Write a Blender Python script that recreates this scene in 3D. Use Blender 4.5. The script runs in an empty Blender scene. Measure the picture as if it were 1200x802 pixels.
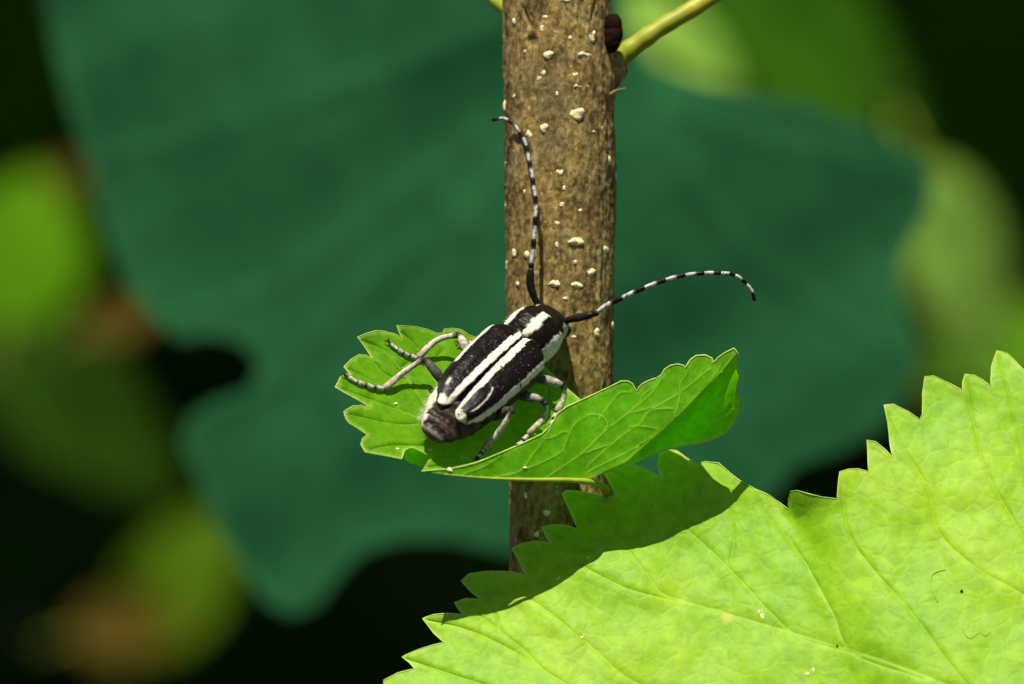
import bpy, bmesh, math, random
import numpy as np
from mathutils import Vector, Matrix, noise
from mathutils.geometry import delaunay_2d_cdt

# ---------------------------------------------------------------- camera, sky, sun, exposure
S = 7e-5              # metres per unit; one unit is 0.07 mm
F = 8500.0            # focus distance in units (0.595 m)
PITCH = math.radians(20)
TGT = Vector((0, 0, 0.8))
FW = Vector((0, math.cos(PITCH), -math.sin(PITCH)))
UP = Vector((0, math.sin(PITCH), math.cos(PITCH)))
RT = Vector((1, 0, 0))
scene = bpy.context.scene
cam = bpy.data.cameras.new('camera')
cam_o = bpy.data.objects.new('camera', cam)
scene.collection.objects.link(cam_o)
cam_o.location = TGT - FW * F * S
cam_o.rotation_euler = (math.pi / 2 - PITCH, 0, 0)
cam.sensor_width = 36
cam.lens = 36 * F / 1200
cam.clip_start = 0.02
cam.clip_end = 200
cam.dof.use_dof = True
cam.dof.focus_distance = (F + 25) * S
cam.dof.aperture_fstop = 25
scene.camera = cam_o

SUN = Vector((0.11, -0.90, 0.38)).normalized()      # travel of sunlight: right, up, away
SUNW = (RT * SUN.x + UP * SUN.y + FW * SUN.z).normalized()
world = bpy.data.worlds.new('World')
scene.world = world
world.use_nodes = True
wn = world.node_tree.nodes
sky = wn.new('ShaderNodeTexSky')
sky.sky_type = 'NISHITA'
sky.sun_disc = False
sky.sun_elevation = math.asin(-SUNW.z)
sky.sun_rotation = math.atan2(-SUNW.x, -SUNW.y)
world.node_tree.links.new(sky.outputs[0], wn['Background'].inputs[0])
wn['Background'].inputs[1].default_value = 0.052
sun = bpy.data.lights.new('sun', 'SUN')
sun.energy = 5.0
sun.angle = math.radians(0.5)
sun.color = (1.0, 0.95, 0.84)
sun_o = bpy.data.objects.new('sun', sun)
scene.collection.objects.link(sun_o)
sun_o.rotation_euler = SUNW.to_track_quat('-Z', 'Y').to_euler()
sun_o.location = (0, 0, 5)
vs = scene.view_settings
vs.view_transform = 'Standard'
vs.look = 'None'
vs.gamma = 1
vs.exposure = 0.8
scene.cycles.max_bounces = 8
scene.cycles.transmission_bounces = 6

random.seed(4)
rng = np.random.default_rng(7)


def V(px, py, d=0.0):
    k = (F + d) / F
    return Vector(((px - 600) * k, (401 - py) * k, d))


def w(v):
    return TGT + (RT * v[0] + UP * v[1] + FW * v[2]) * S


def wdir(v):
    return RT * v[0] + UP * v[1] + FW * v[2]


# ---------------------------------------------------------------- materials
def new_mat(name):
    m = bpy.data.materials.new(name)
    m.use_nodes = True
    nt = m.node_tree
    b = nt.nodes['Principled BSDF']
    return m, nt, b


def nd(nt, t, **kw):
    n = nt.nodes.new(t)
    for k, v in kw.items():
        setattr(n, k, v)
    return n


def mixc(nt, fac, a, b):
    n = nd(nt, 'ShaderNodeMix', data_type='RGBA')
    for sock, val in ((n.inputs[0], fac), (n.inputs[6], a), (n.inputs[7], b)):
        if hasattr(val, 'links') or hasattr(val, 'is_output'):
            nt.links.new(val, sock)
        elif isinstance(val, (int, float)):
            sock.default_value = val
        else:
            sock.default_value = (*val, 1)
    return n.outputs[2]


def noise_tex(nt, scale, detail=4, rough=0.55, stretch=None):
    tc = nd(nt, 'ShaderNodeTexCoord')
    n = nd(nt, 'ShaderNodeTexNoise')
    n.inputs['Scale'].default_value = scale
    n.inputs['Detail'].default_value = detail
    n.inputs['Roughness'].default_value = rough
    if stretch:
        mp = nd(nt, 'ShaderNodeMapping')
        mp.inputs['Rotation'].default_value = (PITCH, 0, 0)
        mp.inputs['Scale'].default_value = stretch
        nt.links.new(tc.outputs['Object'], mp.inputs[0])
        nt.links.new(mp.outputs[0], n.inputs['Vector'])
    else:
        nt.links.new(tc.outputs['Object'], n.inputs['Vector'])
    return n.outputs[0]


def ramp(nt, src, stops):
    r = nd(nt, 'ShaderNodeValToRGB')
    e = r.color_ramp.elements
    while len(e) < len(stops):
        e.new(0.5)
    for el, (p, c) in zip(e, stops):
        el.position = p
        el.color = (*c, 1) if len(c) == 3 else c
    nt.links.new(src, r.inputs[0])
    return r.outputs[0]


def g3(v):
    return (v, v, v)


def leaf_mat(name, base, dark, vein, edge, trans, tfac=0.35, rough=0.45, fine=1400, bump=0.25, spots=None, spec=0.22, net=0.0, netscale=900, netbump=0.3):
    m, nt, b = new_mat(name)
    L = nt.links.new
    n1 = noise_tex(nt, 120, 5, 0.6)
    n2 = noise_tex(nt, fine, 3, 0.6)
    c = mixc(nt, ramp(nt, n1, [(0.35, g3(0)), (0.65, g3(1))]), dark, base)
    f2 = ramp(nt, n2, [(0.3, g3(0.82)), (0.7, g3(1.12))])
    mul = nd(nt, 'ShaderNodeMix', data_type='RGBA', blend_type='MULTIPLY')
    mul.inputs[0].default_value = 1
    L(c, mul.inputs[6]); L(f2, mul.inputs[7])
    c = mul.outputs[2]
    if spots:
        sp = ramp(nt, noise_tex(nt, 260, 2, 0.5), [(0.70, g3(0)), (0.76, g3(0.8))])
        c = mixc(nt, sp, c, spots)
    nh = None
    if net:
        tc = nd(nt, 'ShaderNodeTexCoord')
        wob = nd(nt, 'ShaderNodeTexNoise')
        wob.inputs['Scale'].default_value = netscale * 0.8
        L(tc.outputs['Object'], wob.inputs['Vector'])
        add = nd(nt, 'ShaderNodeVectorMath', operation='MULTIPLY_ADD')
        add.inputs[1].default_value = g3(0.9 / netscale)
        L(wob.outputs['Color'], add.inputs[0]); L(tc.outputs['Object'], add.inputs[2])
        vo = nd(nt, 'ShaderNodeTexVoronoi', feature='DISTANCE_TO_EDGE')
        vo.inputs['Scale'].default_value = netscale
        L(add.outputs[0], vo.inputs['Vector'])
        nh = ramp(nt, vo.outputs['Distance'], [(0.0, g3(0)), (0.16, g3(0.75)), (0.5, g3(1))])
        ne = ramp(nt, vo.outputs['Distance'], [(0.0, g3(net)), (0.09, g3(0))])
        c = mixc(nt, ne, c, vein)
    av = nd(nt, 'ShaderNodeAttribute', attribute_name='vein')
    ae = nd(nt, 'ShaderNodeAttribute', attribute_name='edge')
    c = mixc(nt, av.outputs['Fac'], c, vein)
    c = mixc(nt, ae.outputs['Fac'], c, edge)
    L(c, b.inputs['Base Color'])
    b.inputs['Roughness'].default_value = rough
    b.inputs['Specular IOR Level'].default_value = spec
    bp = nd(nt, 'ShaderNodeBump')
    bp.inputs['Strength'].default_value = bump
    bp.inputs['Distance'].default_value = 1.2e-4
    n3 = noise_tex(nt, fine * 0.55, 4, 0.65)
    L(n3, bp.inputs['Height'])
    if nh is not None:
        bq = nd(nt, 'ShaderNodeBump')
        bq.inputs['Strength'].default_value = netbump
        bq.inputs['Distance'].default_value = 9e-5
        L(nh, bq.inputs['Height'])
        L(bq.outputs[0], bp.inputs['Normal'])
    L(bp.outputs[0], b.inputs['Normal'])
    tr = nd(nt, 'ShaderNodeBsdfTranslucent')
    mt = nd(nt, 'ShaderNodeMix', data_type='RGBA', blend_type='MULTIPLY')
    mt.inputs[0].default_value = 1
    tint = mixc(nt, av.outputs['Fac'], trans, tuple(0.75 * x for x in trans))
    L(tint, mt.inputs[6]); L(f2, mt.inputs[7])
    L(mt.outputs[2], tr.inputs['Color'])
    ms = nd(nt, 'ShaderNodeMixShader')
    ms.inputs[0].default_value = tfac
    L(b.outputs[0], ms.inputs[1]); L(tr.outputs[0], ms.inputs[2])
    L(ms.outputs[0], nt.nodes['Material Output'].inputs[0])
    return m


def plain_mat(name, c1, c2, scale, rough=0.6, bump=0.3, dist=1e-4, stretch=None, spec=0.3, sheen=0.0):
    m, nt, b = new_mat(name)
    L = nt.links.new
    n = noise_tex(nt, scale, 5, 0.6, stretch)
    L(mixc(nt, ramp(nt, n, [(0.35, g3(0)), (0.65, g3(1))]), c1, c2), b.inputs['Base Color'])
    b.inputs['Roughness'].default_value = rough
    b.inputs['Specular IOR Level'].default_value = spec
    b.inputs['Sheen Weight'].default_value = sheen
    bp = nd(nt, 'ShaderNodeBump')
    bp.inputs['Strength'].default_value = bump
    bp.inputs['Distance'].default_value = dist
    L(noise_tex(nt, scale * 2.2, 4, 0.65, stretch), bp.inputs['Height'])
    L(bp.outputs[0], b.inputs['Normal'])
    return m


def cuticle_mat(name, fine=2600, rough_dark=0.38, rough_light=0.8, bump=0.6):
    """insect cuticle: pigment from the mesh's own colour pattern, dark parts glossier than the pale pubescence"""
    m, nt, b = new_mat(name)
    L = nt.links.new
    at = nd(nt, 'ShaderNodeAttribute', attribute_name='pigment')
    n = noise_tex(nt, fine, 4, 0.6)
    f2 = ramp(nt, n, [(0.3, g3(0.72)), (0.7, g3(1.18))])
    mul = nd(nt, 'ShaderNodeMix', data_type='RGBA', blend_type='MULTIPLY')
    mul.inputs[0].default_value = 1
    L(at.outputs['Color'], mul.inputs[6]); L(f2, mul.inputs[7])
    L(mul.outputs[2], b.inputs['Base Color'])
    bw = nd(nt, 'ShaderNodeRGBToBW')
    L(at.outputs['Color'], bw.inputs[0])
    mr = nd(nt, 'ShaderNodeMapRange')
    mr.inputs[2].default_value = 0.4
    mr.inputs[3].default_value = rough_dark
    mr.inputs[4].default_value = rough_light
    L(bw.outputs[0], mr.inputs[0])
    L(mr.outputs[0], b.inputs['Roughness'])
    b.inputs['Specular IOR Level'].default_value = 0.1
    bp = nd(nt, 'ShaderNodeBump')
    bp.inputs['Strength'].default_value = bump
    bp.inputs['Distance'].default_value = 8e-5
    L(noise_tex(nt, fine * 0.7, 3, 0.7), bp.inputs['Height'])
    L(bp.outputs[0], b.inputs['Normal'])
    return m


def bark_mat():
    m, nt, b = new_mat('bark')
    L = nt.links.new
    big = noise_tex(nt, 330, 5, 0.65, (1, 1, 0.45))
    fine = noise_tex(nt, 1500, 5, 0.75, (1, 1, 0.34))
    warm = noise_tex(nt, 150, 3, 0.5)
    c = ramp(nt, fine, [(0.30, (0.035, 0.022, 0.008)), (0.44, (0.165, 0.108, 0.033)), (0.57, (0.295, 0.212, 0.070)), (0.74, (0.44, 0.345, 0.145))])
    c2 = ramp(nt, big, [(0.3, (0.38, 0.33, 0.27)), (0.5, (0.9, 0.88, 0.84)), (0.68, (1.15, 1.12, 1.04))])
    mul = nd(nt, 'ShaderNodeMix', data_type='RGBA', blend_type='MULTIPLY')
    mul.inputs[0].default_value = 1
    L(c, mul.inputs[6]); L(c2, mul.inputs[7])
    c = mixc(nt, ramp(nt, warm, [(0.5, g3(0)), (0.72, g3(0.4))]), mul.outputs[2], (0.17, 0.095, 0.028))
    flk = noise_tex(nt, 2300, 2, 0.5, (1, 1, 0.7))
    c = mixc(nt, ramp(nt, flk, [(0.64, g3(0)), (0.74, g3(0.6))]), c, (0.50, 0.41, 0.21))
    drk = noise_tex(nt, 620, 4, 0.7, (1, 1, 0.55))
    c = mixc(nt, ramp(nt, drk, [(0.56, g3(0)), (0.68, g3(0.8))]), c, (0.045, 0.028, 0.010))
    grn = noise_tex(nt, 210, 2, 0.5)
    c = mixc(nt, ramp(nt, grn, [(0.52, g3(0)), (0.7, g3(0.15))]), c, (0.20, 0.22, 0.10))
    L(c, b.inputs['Base Color'])
    b.inputs['Roughness'].default_value = 0.85
    b.inputs['Specular IOR Level'].default_value = 0.15
    bp = nd(nt, 'ShaderNodeBump')
    bp.inputs['Strength'].default_value = 1.0
    bp.inputs['Distance'].default_value = 2.6e-4
    L(fine, bp.inputs['Height'])
    L(bp.outputs[0], b.inputs['Normal'])
    return m


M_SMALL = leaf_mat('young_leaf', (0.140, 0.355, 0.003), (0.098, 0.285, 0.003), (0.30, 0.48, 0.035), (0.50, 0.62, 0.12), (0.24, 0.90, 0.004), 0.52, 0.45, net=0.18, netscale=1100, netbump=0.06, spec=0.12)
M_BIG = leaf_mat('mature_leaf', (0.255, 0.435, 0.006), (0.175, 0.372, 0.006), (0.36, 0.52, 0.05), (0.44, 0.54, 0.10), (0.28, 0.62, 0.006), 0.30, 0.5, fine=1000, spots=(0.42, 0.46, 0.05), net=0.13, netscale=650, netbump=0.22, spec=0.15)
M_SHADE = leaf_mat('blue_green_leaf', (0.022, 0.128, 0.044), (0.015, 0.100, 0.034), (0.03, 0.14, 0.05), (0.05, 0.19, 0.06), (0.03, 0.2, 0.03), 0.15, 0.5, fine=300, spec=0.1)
M_YELLOW = leaf_mat('yellow_green_leaf', (0.090, 0.235, 0.002), (0.065, 0.18, 0.002), (0.12, 0.25, 0.006), (0.15, 0.2, 0.006), (0.14, 0.34, 0.002), 0.4, 0.7, fine=300, spec=0.03)
M_MID = leaf_mat('mid_green_leaf', (0.038, 0.125, 0.004), (0.028, 0.095, 0.003), (0.06, 0.16, 0.01), (0.07, 0.16, 0.01), (0.09, 0.26, 0.003), 0.35, 0.6, fine=300, spec=0.06)
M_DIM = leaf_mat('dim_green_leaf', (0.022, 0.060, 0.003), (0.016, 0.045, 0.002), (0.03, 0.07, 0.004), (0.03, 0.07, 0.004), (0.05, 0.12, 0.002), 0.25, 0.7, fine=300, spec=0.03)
M_OLIVE = leaf_mat('olive_leaf', (0.060, 0.125, 0.002), (0.045, 0.095, 0.002), (0.08, 0.13, 0.004), (0.08, 0.13, 0.004), (0.10, 0.18, 0.002), 0.3, 0.7, fine=300, spec=0.03)
M_PALE = leaf_mat('pale_green_leaf', (0.34, 0.60, 0.085), (0.28, 0.52, 0.07), (0.14, 0.22, 0.04), (0.14, 0.22, 0.04), (0.15, 0.28, 0.02), 0.35, 0.6, fine=300, spec=0.06)
M_BROWN = leaf_mat('dry_leaf', (0.075, 0.050, 0.003), (0.050, 0.034, 0.002), (0.12, 0.08, 0.006), (0.12, 0.08, 0.006), (0.16, 0.09, 0.004), 0.3, 0.7, fine=300, spec=0.05)
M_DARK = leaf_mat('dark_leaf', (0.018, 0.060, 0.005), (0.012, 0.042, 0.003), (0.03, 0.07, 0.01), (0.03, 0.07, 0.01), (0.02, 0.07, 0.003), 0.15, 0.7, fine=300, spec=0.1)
M_BARK = bark_mat()
M_LENT = plain_mat('lenticel_cork', (0.55, 0.42, 0.18), (0.90, 0.78, 0.44), 1.3, 0.9, 0.35, 0.2)
M_PETI = plain_mat('petiole_skin', (0.19, 0.21, 0.007), (0.29, 0.28, 0.012), 350, 0.5, 0.2)
M_PETI2 = plain_mat('keel_petiole_skin', (0.17, 0.25, 0.012), (0.27, 0.32, 0.025), 700, 0.5, 0.2)
M_BUD = plain_mat('bud_scale', (0.005, 0.002, 0.0012), (0.016, 0.006, 0.003), 900, 0.8, 0.5, spec=0.05)
M_CUT = cuticle_mat('cuticle')
M_EYE = plain_mat('eye_lens', (0.006, 0.005, 0.005), (0.012, 0.01, 0.009), 2500, 0.18, 0.1, spec=0.5)
M_HAIR = plain_mat('pale_hair', (0.5, 0.46, 0.34), (0.6, 0.55, 0.42), 900, 0.7, 0.0)
M_SOIL = plain_mat('soil', (0.020, 0.014, 0.008), (0.045, 0.032, 0.018), 30, 0.95, 0.6, 0.01)
M_TWIG = plain_mat('twig_bark', (0.02, 0.014, 0.007), (0.04, 0.03, 0.014), 300, 0.8, 0.4)

# ---------------------------------------------------------------- object helpers
COL = scene.collection


def root(name, base, label, cat, group=None):
    e = bpy.data.objects.new(name, None)
    e.empty_display_size = 0.005
    COL.objects.link(e)
    e.location = w(base)
    e['label'] = label
    e['category'] = cat
    if group:
        e['group'] = group
    return e


def origin(parent):
    o = Vector((0, 0, 0))
    while parent:
        o = o + parent.location
        parent = parent.parent
    return o


def mk(name, verts, faces, mat, parent=None, attrs=None, colors=None, smooth=True, fix=False):
    me = bpy.data.meshes.new(name)
    org = origin(parent)
    me.from_pydata([w(v) - org for v in verts], [], faces)
    if fix:
        bm = bmesh.new(); bm.from_mesh(me)
        bmesh.ops.recalc_face_normals(bm, faces=bm.faces)
        bm.to_mesh(me); bm.free()
    for k, arr in (attrs or {}).items():
        a = me.attributes.new(k, 'FLOAT', 'POINT')
        a.data.foreach_set('value', np.asarray(arr, dtype=np.float32))
    if colors is not None:
        a = me.attributes.new('pigment', 'FLOAT_COLOR', 'POINT')
        c = np.ones((len(verts), 4), dtype=np.float32)
        c[:, :3] = colors
        a.data.foreach_set('color', c.ravel())
    me.materials.append(mat)
    if smooth:
        me.polygons.foreach_set('use_smooth', np.ones(len(me.polygons), dtype=bool))
    me.update()
    o = bpy.data.objects.new(name, me)
    COL.objects.link(o)
    if parent:
        o.parent = parent
    return o


def catmull(pts, n):
    P = [Vector(p) for p in pts]
    P = [P[0] * 2 - P[1]] + P + [P[-1] * 2 - P[-2]]
    out = []
    for i in range(1, len(P) - 2):
        for k in range(n):
            t = k / n
            a, b, c, d = P[i - 1], P[i], P[i + 1], P[i + 2]
            out.append(0.5 * ((2 * b) + (c - a) * t + (2 * a - 5 * b + 4 * c - d) * t * t + (3 * b - a - 3 * c + d) * t ** 3))
    out.append(P[-2])
    return out


def tube(path, radii, seg=10, flat=1.0):
    """tube along a path; returns verts, faces and, for each vertex, its path fraction"""
    vs_, fs, fr = [], [], []
    n = len(path)
    t0 = (path[1] - path[0]).normalized()
    ref = Vector((0, 0, 1)) if abs(t0.z) < 0.9 else Vector((1, 0, 0))
    u = t0.cross(ref).normalized()
    for i in range(n):
        t = (path[min(i + 1, n - 1)] - path[max(i - 1, 0)]).normalized()
        u = (u - t * u.dot(t)).normalized()
        v = t.cross(u)
        r = radii[i] if hasattr(radii, '__len__') else radii
        for j in range(seg):
            a = 2 * math.pi * j / seg
            vs_.append(path[i] + (u * math.cos(a) + v * math.sin(a) * flat) * r)
            fr.append(i / (n - 1))
    for i in range(n - 1):
        for j in range(seg):
            k = (j + 1) % seg
            fs.append((i * seg + j, i * seg + k, (i + 1) * seg + k, (i + 1) * seg + j))
    fs.append(tuple(range(seg))[::-1])
    fs.append(tuple(range((n - 1) * seg, n * seg)))
    return vs_, fs, fr


def densify(poly, step, closed=True):
    out = []
    n = len(poly)
    for i in range(n if closed else n - 1):
        a, b = Vector(poly[i]), Vector(poly[(i + 1) % n])
        k = max(1, int((b - a).length / step))
        for j in range(k):
            out.append(a.lerp(b, j / k))
    if not closed:
        out.append(Vector(poly[-1]))
    return out


def seg_dist(P, polys):
    """distance of each 2D point to the nearest of some polylines, each with a half width: returns distance/width"""
    best = np.full(len(P), 1e9)
    for line, wd0, wd1 in polys:
        n = len(line) - 1
        for i in range(n):
            a = np.array(line[i][:2]); b = np.array(line[i + 1][:2])
            ab = b - a
            L2 = max(float(ab @ ab), 1e-9)
            t = np.clip(((P - a) @ ab) / L2, 0, 1)
            wd = wd0 + (wd1 - wd0) * (i + t) / n
            d = np.linalg.norm(P - (a + t[:, None] * ab), axis=1) / wd
            best = np.minimum(best, d)
    return best


def smooth2(pts, n=6):
    return [(p.x, p.y) for p in catmull([Vector((x, y, 0)) for x, y in pts], n)]


def in_poly(P, poly):
    x, y = P[:, 0], P[:, 1]
    inside = np.zeros(len(P), bool)
    n = len(poly)
    for i in range(n):
        x0, y0 = poly[i][0], poly[i][1]
        x1, y1 = poly[(i + 1) % n][0], poly[(i + 1) % n][1]
        if y0 == y1:
            continue
        c = ((y0 > y) != (y1 > y)) & (x < (x1 - x0) * (y - y0) / (y1 - y0) + x0)
        inside ^= c
    return inside


def sheet(outline, spacing, veins, edge_step=3.0, vein_pts=True):
    """triangulated leaf blade in the plane: 2D points, triangles, vein value, edge value"""
    ol = densify([Vector((x, y)) for x, y in outline], edge_step)
    olp = np.array([(p.x, p.y) for p in ol])
    x0, y0 = olp.min(0); x1, y1 = olp.max(0)
    pts = []
    row = 0
    y = y0
    while y < y1:
        xs = np.arange(x0 + (spacing / 2 if row % 2 else 0), x1, spacing)
        pts.append(np.stack([xs, np.full(len(xs), y)], 1))
        y += spacing * 0.87
        row += 1
    G = np.concatenate(pts)
    G += rng.uniform(-0.18, 0.18, G.shape) * spacing
    ex = []
    if vein_pts:
        for line, w0, w1 in veins:
            dn = densify([Vector(p[:2]) for p in line], 3.0, False)
            for i in range(len(dn) - 1):
                t = (dn[i + 1] - dn[i])
                if t.length < 1e-6:
                    continue
                t.normalize()
                nn = Vector((-t.y, t.x))
                wd = w0 + (w1 - w0) * i / len(dn)
                for o in (-1.6, -0.7, 0, 0.7, 1.6):
                    ex.append(dn[i] + nn * (o * wd))
    if ex:
        E = np.array([(p.x, p.y) for p in ex])
        near = seg_dist(G, [(l, 1, 1) for l, a, b in veins]) < spacing * 0.7
        G = np.concatenate([G[~near], E])
    keep = in_poly(G, olp)
    G = G[keep]
    ed = seg_dist(G, [(list(map(tuple, olp)) + [tuple(olp[0])], 1, 1)])
    G = G[ed > min(edge_step, spacing) * 0.55]
    allp = [Vector(p) for p in olp] + [Vector(p) for p in G]
    n = len(olp)
    edges = [(i, (i + 1) % n) for i in range(n)]
    r = delaunay_2d_cdt(allp, edges, [], 1, 1e-5)
    P = np.array([(p.x, p.y) for p in r[0]])
    vd = seg_dist(P, veins) if veins else np.full(len(P), 9.0)
    vein = np.clip(1.35 - vd, 0, 1)
    return P, [tuple(f) for f in r[2]], vein, vd, olp


def crush(px, py, s):
    return noise.noise(Vector((px * s, py * s, 3.7)))


# ================================================================= the setting
g = 400.0
bm = bmesh.new()
bmesh.ops.create_grid(bm, x_segments=120, y_segments=120, size=1.0)
for v in bm.verts:
    r = max(abs(v.co.x), abs(v.co.y))
    sc_ = 3 + 50 * r ** 3
    v.co.x *= sc_; v.co.y *= sc_
    v.co.z = 0.02 * noise.noise(v.co * 3.0)
me = bpy.data.meshes.new('ground'); bm.to_mesh(me); bm.free()
me.materials.append(M_SOIL)
ground = bpy.data.objects.new('ground', me)
COL.objects.link(ground)
ground['kind'] = 'structure'
ground['label'] = 'dark shaded soil under the shrubs'

# ================================================================= generic leaf for the blurred background
def leaf_outline(length, width, teeth=22, depth=0.05, lobes=0.0):
    pts = []
    for side in (1, -1):
        half = []
        for i in range(teeth * 2 + 1):
            t = i / (teeth * 2)
            wd = width / 2 * (math.sin(math.pi * min(1, t ** 0.72)) ** 0.75) if 0 < t < 1 else 0
            wd *= 1 + lobes * math.sin(t * 9)
            if i % 2 and 0 < t < 1:
                wd *= 1 + depth * 2
                t -= 0.008
            half.append((t * length, wd * side))
        if side < 0:
            half = half[::-1]
        pts += half[:-1]
    return pts


def bg_leaf_mesh(name, length, width, mat, bend=0.25, fold=0.2, seed=0, res=16):
    """generic blade lying along +x from its base at the origin, z up; coordinates in units"""
    out = leaf_outline(length, width, 18 if res > 10 else 9, 0.06)
    veins = [([(0, 0), (length * 0.97, 0)], length * 0.010, length * 0.003)]
    for i in range(1, 7):
        t = 0.06 + i * 0.12
        for s in (1, -1):
            wd = width / 2 * (math.sin(math.pi * min(1, (t + .16) ** 0.72)) ** 0.75) if t + .16 < 1 else 0
            veins.append(([(t * length, 0), ((t + 0.15) * length, s * wd * 0.9)], length * 0.005, length * 0.002))
    P, fs, vein, vd, _ = sheet(out, length / res, veins, length / (2 * res - 2), False)
    vs_ = []
    for (x, y), vv in zip(P, vein):
        z = -bend * length * (x / length) ** 2 + fold * abs(y) + 0.02 * length * noise.noise(Vector((x / length * 4, y / length * 4, seed)))
        vs_.append(Vector((x, y, z)))
    return vs_, fs, vein


def frame(direction, normal):
    x = Vector(direction).normalized()
    z = Vector(normal)
    z = (z - x * z.dot(x)).normalized()
    y = z.cross(x)
    return x, y, z


def place(vs_, base, direction, normal):
    x, y, z = frame(direction, normal)
    return [base + x * v.x + y * v.y + z * v.z for v in vs_]


# ================================================================= the blurred leaves behind
def bg_leaf(center, d, length, width, ang, tilt, mat, label, name='leaf', group='blurred leaves behind', bend=0.15, fold=0.15, seed=0, roll=0.0, twig_to=None):
    """a single leaf with petiole on a twig, its blade centred on a place of the scene"""
    dirv = Vector((math.cos(math.radians(ang)), math.sin(math.radians(ang)), tilt)).normalized()
    nrm = Vector((roll, 0.55, -0.85))
    d2 = d * 1.55
    length *= (F + d2) / (F + d); width *= (F + d2) / (F + d); d = d2
    c = V(*center, d)
    base = c - dirv * length * 0.5
    e = root(name, base, label, 'leaf', group)
    vs_, fs, vein = bg_leaf_mesh('blade', length, width, mat, bend, fold, seed)
    mk('blade', place(vs_, base, dirv, nrm), fs, mat, e, {'vein': vein * 0.7, 'edge': np.zeros(len(vs_))})
    p0 = base - dirv * length * 0.32 + Vector((0, -length * 0.05, length * 0.08))
    pv, pf, _ = tube(catmull([p0, base - dirv * length * 0.12, base + dirv * length * 0.05], 5), length * 0.014, 8)
    mk('petiole', pv, pf, M_PETI2, e)
    far = p0 + Vector((60, -500, 2600))
    pv, pf, _ = tube(catmull([p0 + Vector((-20, 60, -60)), p0, p0 + Vector((30, -160, 900)), far], 5), length * 0.02, 8)
    mk('twig', pv, pf, M_TWIG, e)
    return e


# the large shaded leaf that fills the middle of the background
BGD = 3200.0
bg_out = [(40, -80), (58, 40), (78, 120), (105, 200), (122, 270), (148, 335), (178, 372), (212, 398), (250, 392), (288, 404), (306, 432), (292, 458),
          (255, 470), (222, 488), (212, 518), (232, 560), (250, 610), (280, 662), (312, 705), (343, 722), (372, 708), (396, 675), (424, 646), (470, 632),
          (530, 632), (580, 644), (640, 655), (720, 650), (800, 628), (870, 603), (906, 580), (930, 545), (985, 528), (1030, 505), (1062, 462), (1076, 415),
          (1064, 370), (1052, 330), (1062, 290), (1088, 245), (1092, 205), (1066, 172), (1010, 146), (950, 122), (880, 112), (820, 98), (765, 76), (735, 30), (722, -80)]
bg_veins = [(smooth2([(700, -120), (640, 60), (560, 250), (420, 480), (345, 710)]), 9, 3),
            (smooth2([(660, 0), (520, 60), (300, 140), (110, 190)]), 6, 2), (smooth2([(620, 120), (480, 220), (330, 330), (200, 380)]), 6, 2),
            (smooth2([(560, 250), (440, 330), (330, 440), (240, 490)]), 6, 2), (smooth2([(690, -60), (760, 120), (880, 300), (1060, 420)]), 8, 2),
            (smooth2([(660, 40), (700, 250), (800, 450), (900, 570)]), 8, 2), (smooth2([(760, 120), (880, 160), (1070, 210)]), 5, 2),
            (smooth2([(560, 260), (600, 420), (590, 620)]), 6, 2)]
P, fs, vein, vd, _ = sheet(bg_out, 9, bg_veins, 8, False)


def bg_depth(x, y):
    d = BGD - 0.16 * (401 - y) - 0.10 * (x - 600)
    for line, a, b in bg_veins[:1]:
        pass
    d += 3.5 * math.sin((x * 0.75 + 1.25 * y) / 80.0) + 1.6 * math.sin((x * 0.6 + 1.2 * y) / 37.0) + 16 * crush(x, y, 1 / 230.0)
    d += 0.00010 * (x - 600) ** 2
    return d


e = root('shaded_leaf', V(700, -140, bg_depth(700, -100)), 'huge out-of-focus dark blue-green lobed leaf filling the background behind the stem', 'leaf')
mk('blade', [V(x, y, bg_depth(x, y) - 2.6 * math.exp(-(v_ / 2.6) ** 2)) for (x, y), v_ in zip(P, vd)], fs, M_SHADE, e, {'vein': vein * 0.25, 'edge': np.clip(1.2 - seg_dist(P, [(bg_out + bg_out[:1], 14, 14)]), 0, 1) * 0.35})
pv, pf, _ = tube(catmull([V(690, -60, bg_depth(690, -60)), V(720, -300, BGD + 100), V(820, -700, BGD + 350), V(900, -1300, BGD + 600)], 8), [16] * 25, 8)
mk('petiole', pv, pf, M_PETI2, e)

LIT = []


def lit(*a, **k):
    LIT.append((V(*a[0], a[1] * 1.55), a[2] * 1.0))
    return bg_leaf(*a, **k)


lit((20, 285), 6200, 350, 290, 80, 0.25, M_YELLOW, 'blurred bright yellow-green leaf at the left edge of the picture', seed=1)
lit((72, 215), 6300, 130, 95, 60, 0.2, M_BROWN, 'blurred rusty brown leaf tip above the bright leaf at the left edge', seed=2)
lit((145, 372), 5200, 170, 90, 25, 0.2, M_BROWN, 'blurred ochre leaf against the notch of the huge dark leaf', seed=3)
bg_leaf((95, 480), 6600, 560, 300, -35, 0.1, M_DIM, 'blurred dim green leaf under the ochre leaf at left', seed=4)
lit((22, 445), 6900, 150, 120, 100, 0.1, M_BROWN, 'blurred small brown leaf at the left edge halfway down', seed=5)
lit((215, 670), 6600, 380, 220, 60, 0.1, M_OLIVE, 'blurred yellow-green leaf in the lower left dark', seed=6)
lit((150, 735), 6300, 230, 150, 10, 0.1, M_BROWN, 'blurred rust-brown leaf near the lower left corner', seed=7)
lit((960, 60), 5600, 620, 330, -38, 0.1, M_MID, 'blurred fresh green leaf in the upper right behind the huge leaf', seed=8)
lit((800, 45), 5200, 300, 120, -35, 0.1, M_PALE, 'blurred pale green leaf beside the yellow petiole at the top', seed=9)
lit((1128, 320), 5600, 460, 190, -68, 0.1, M_PALE, 'blurred pale yellow-green leaf at the right edge above the serrated leaf', seed=10)
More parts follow.
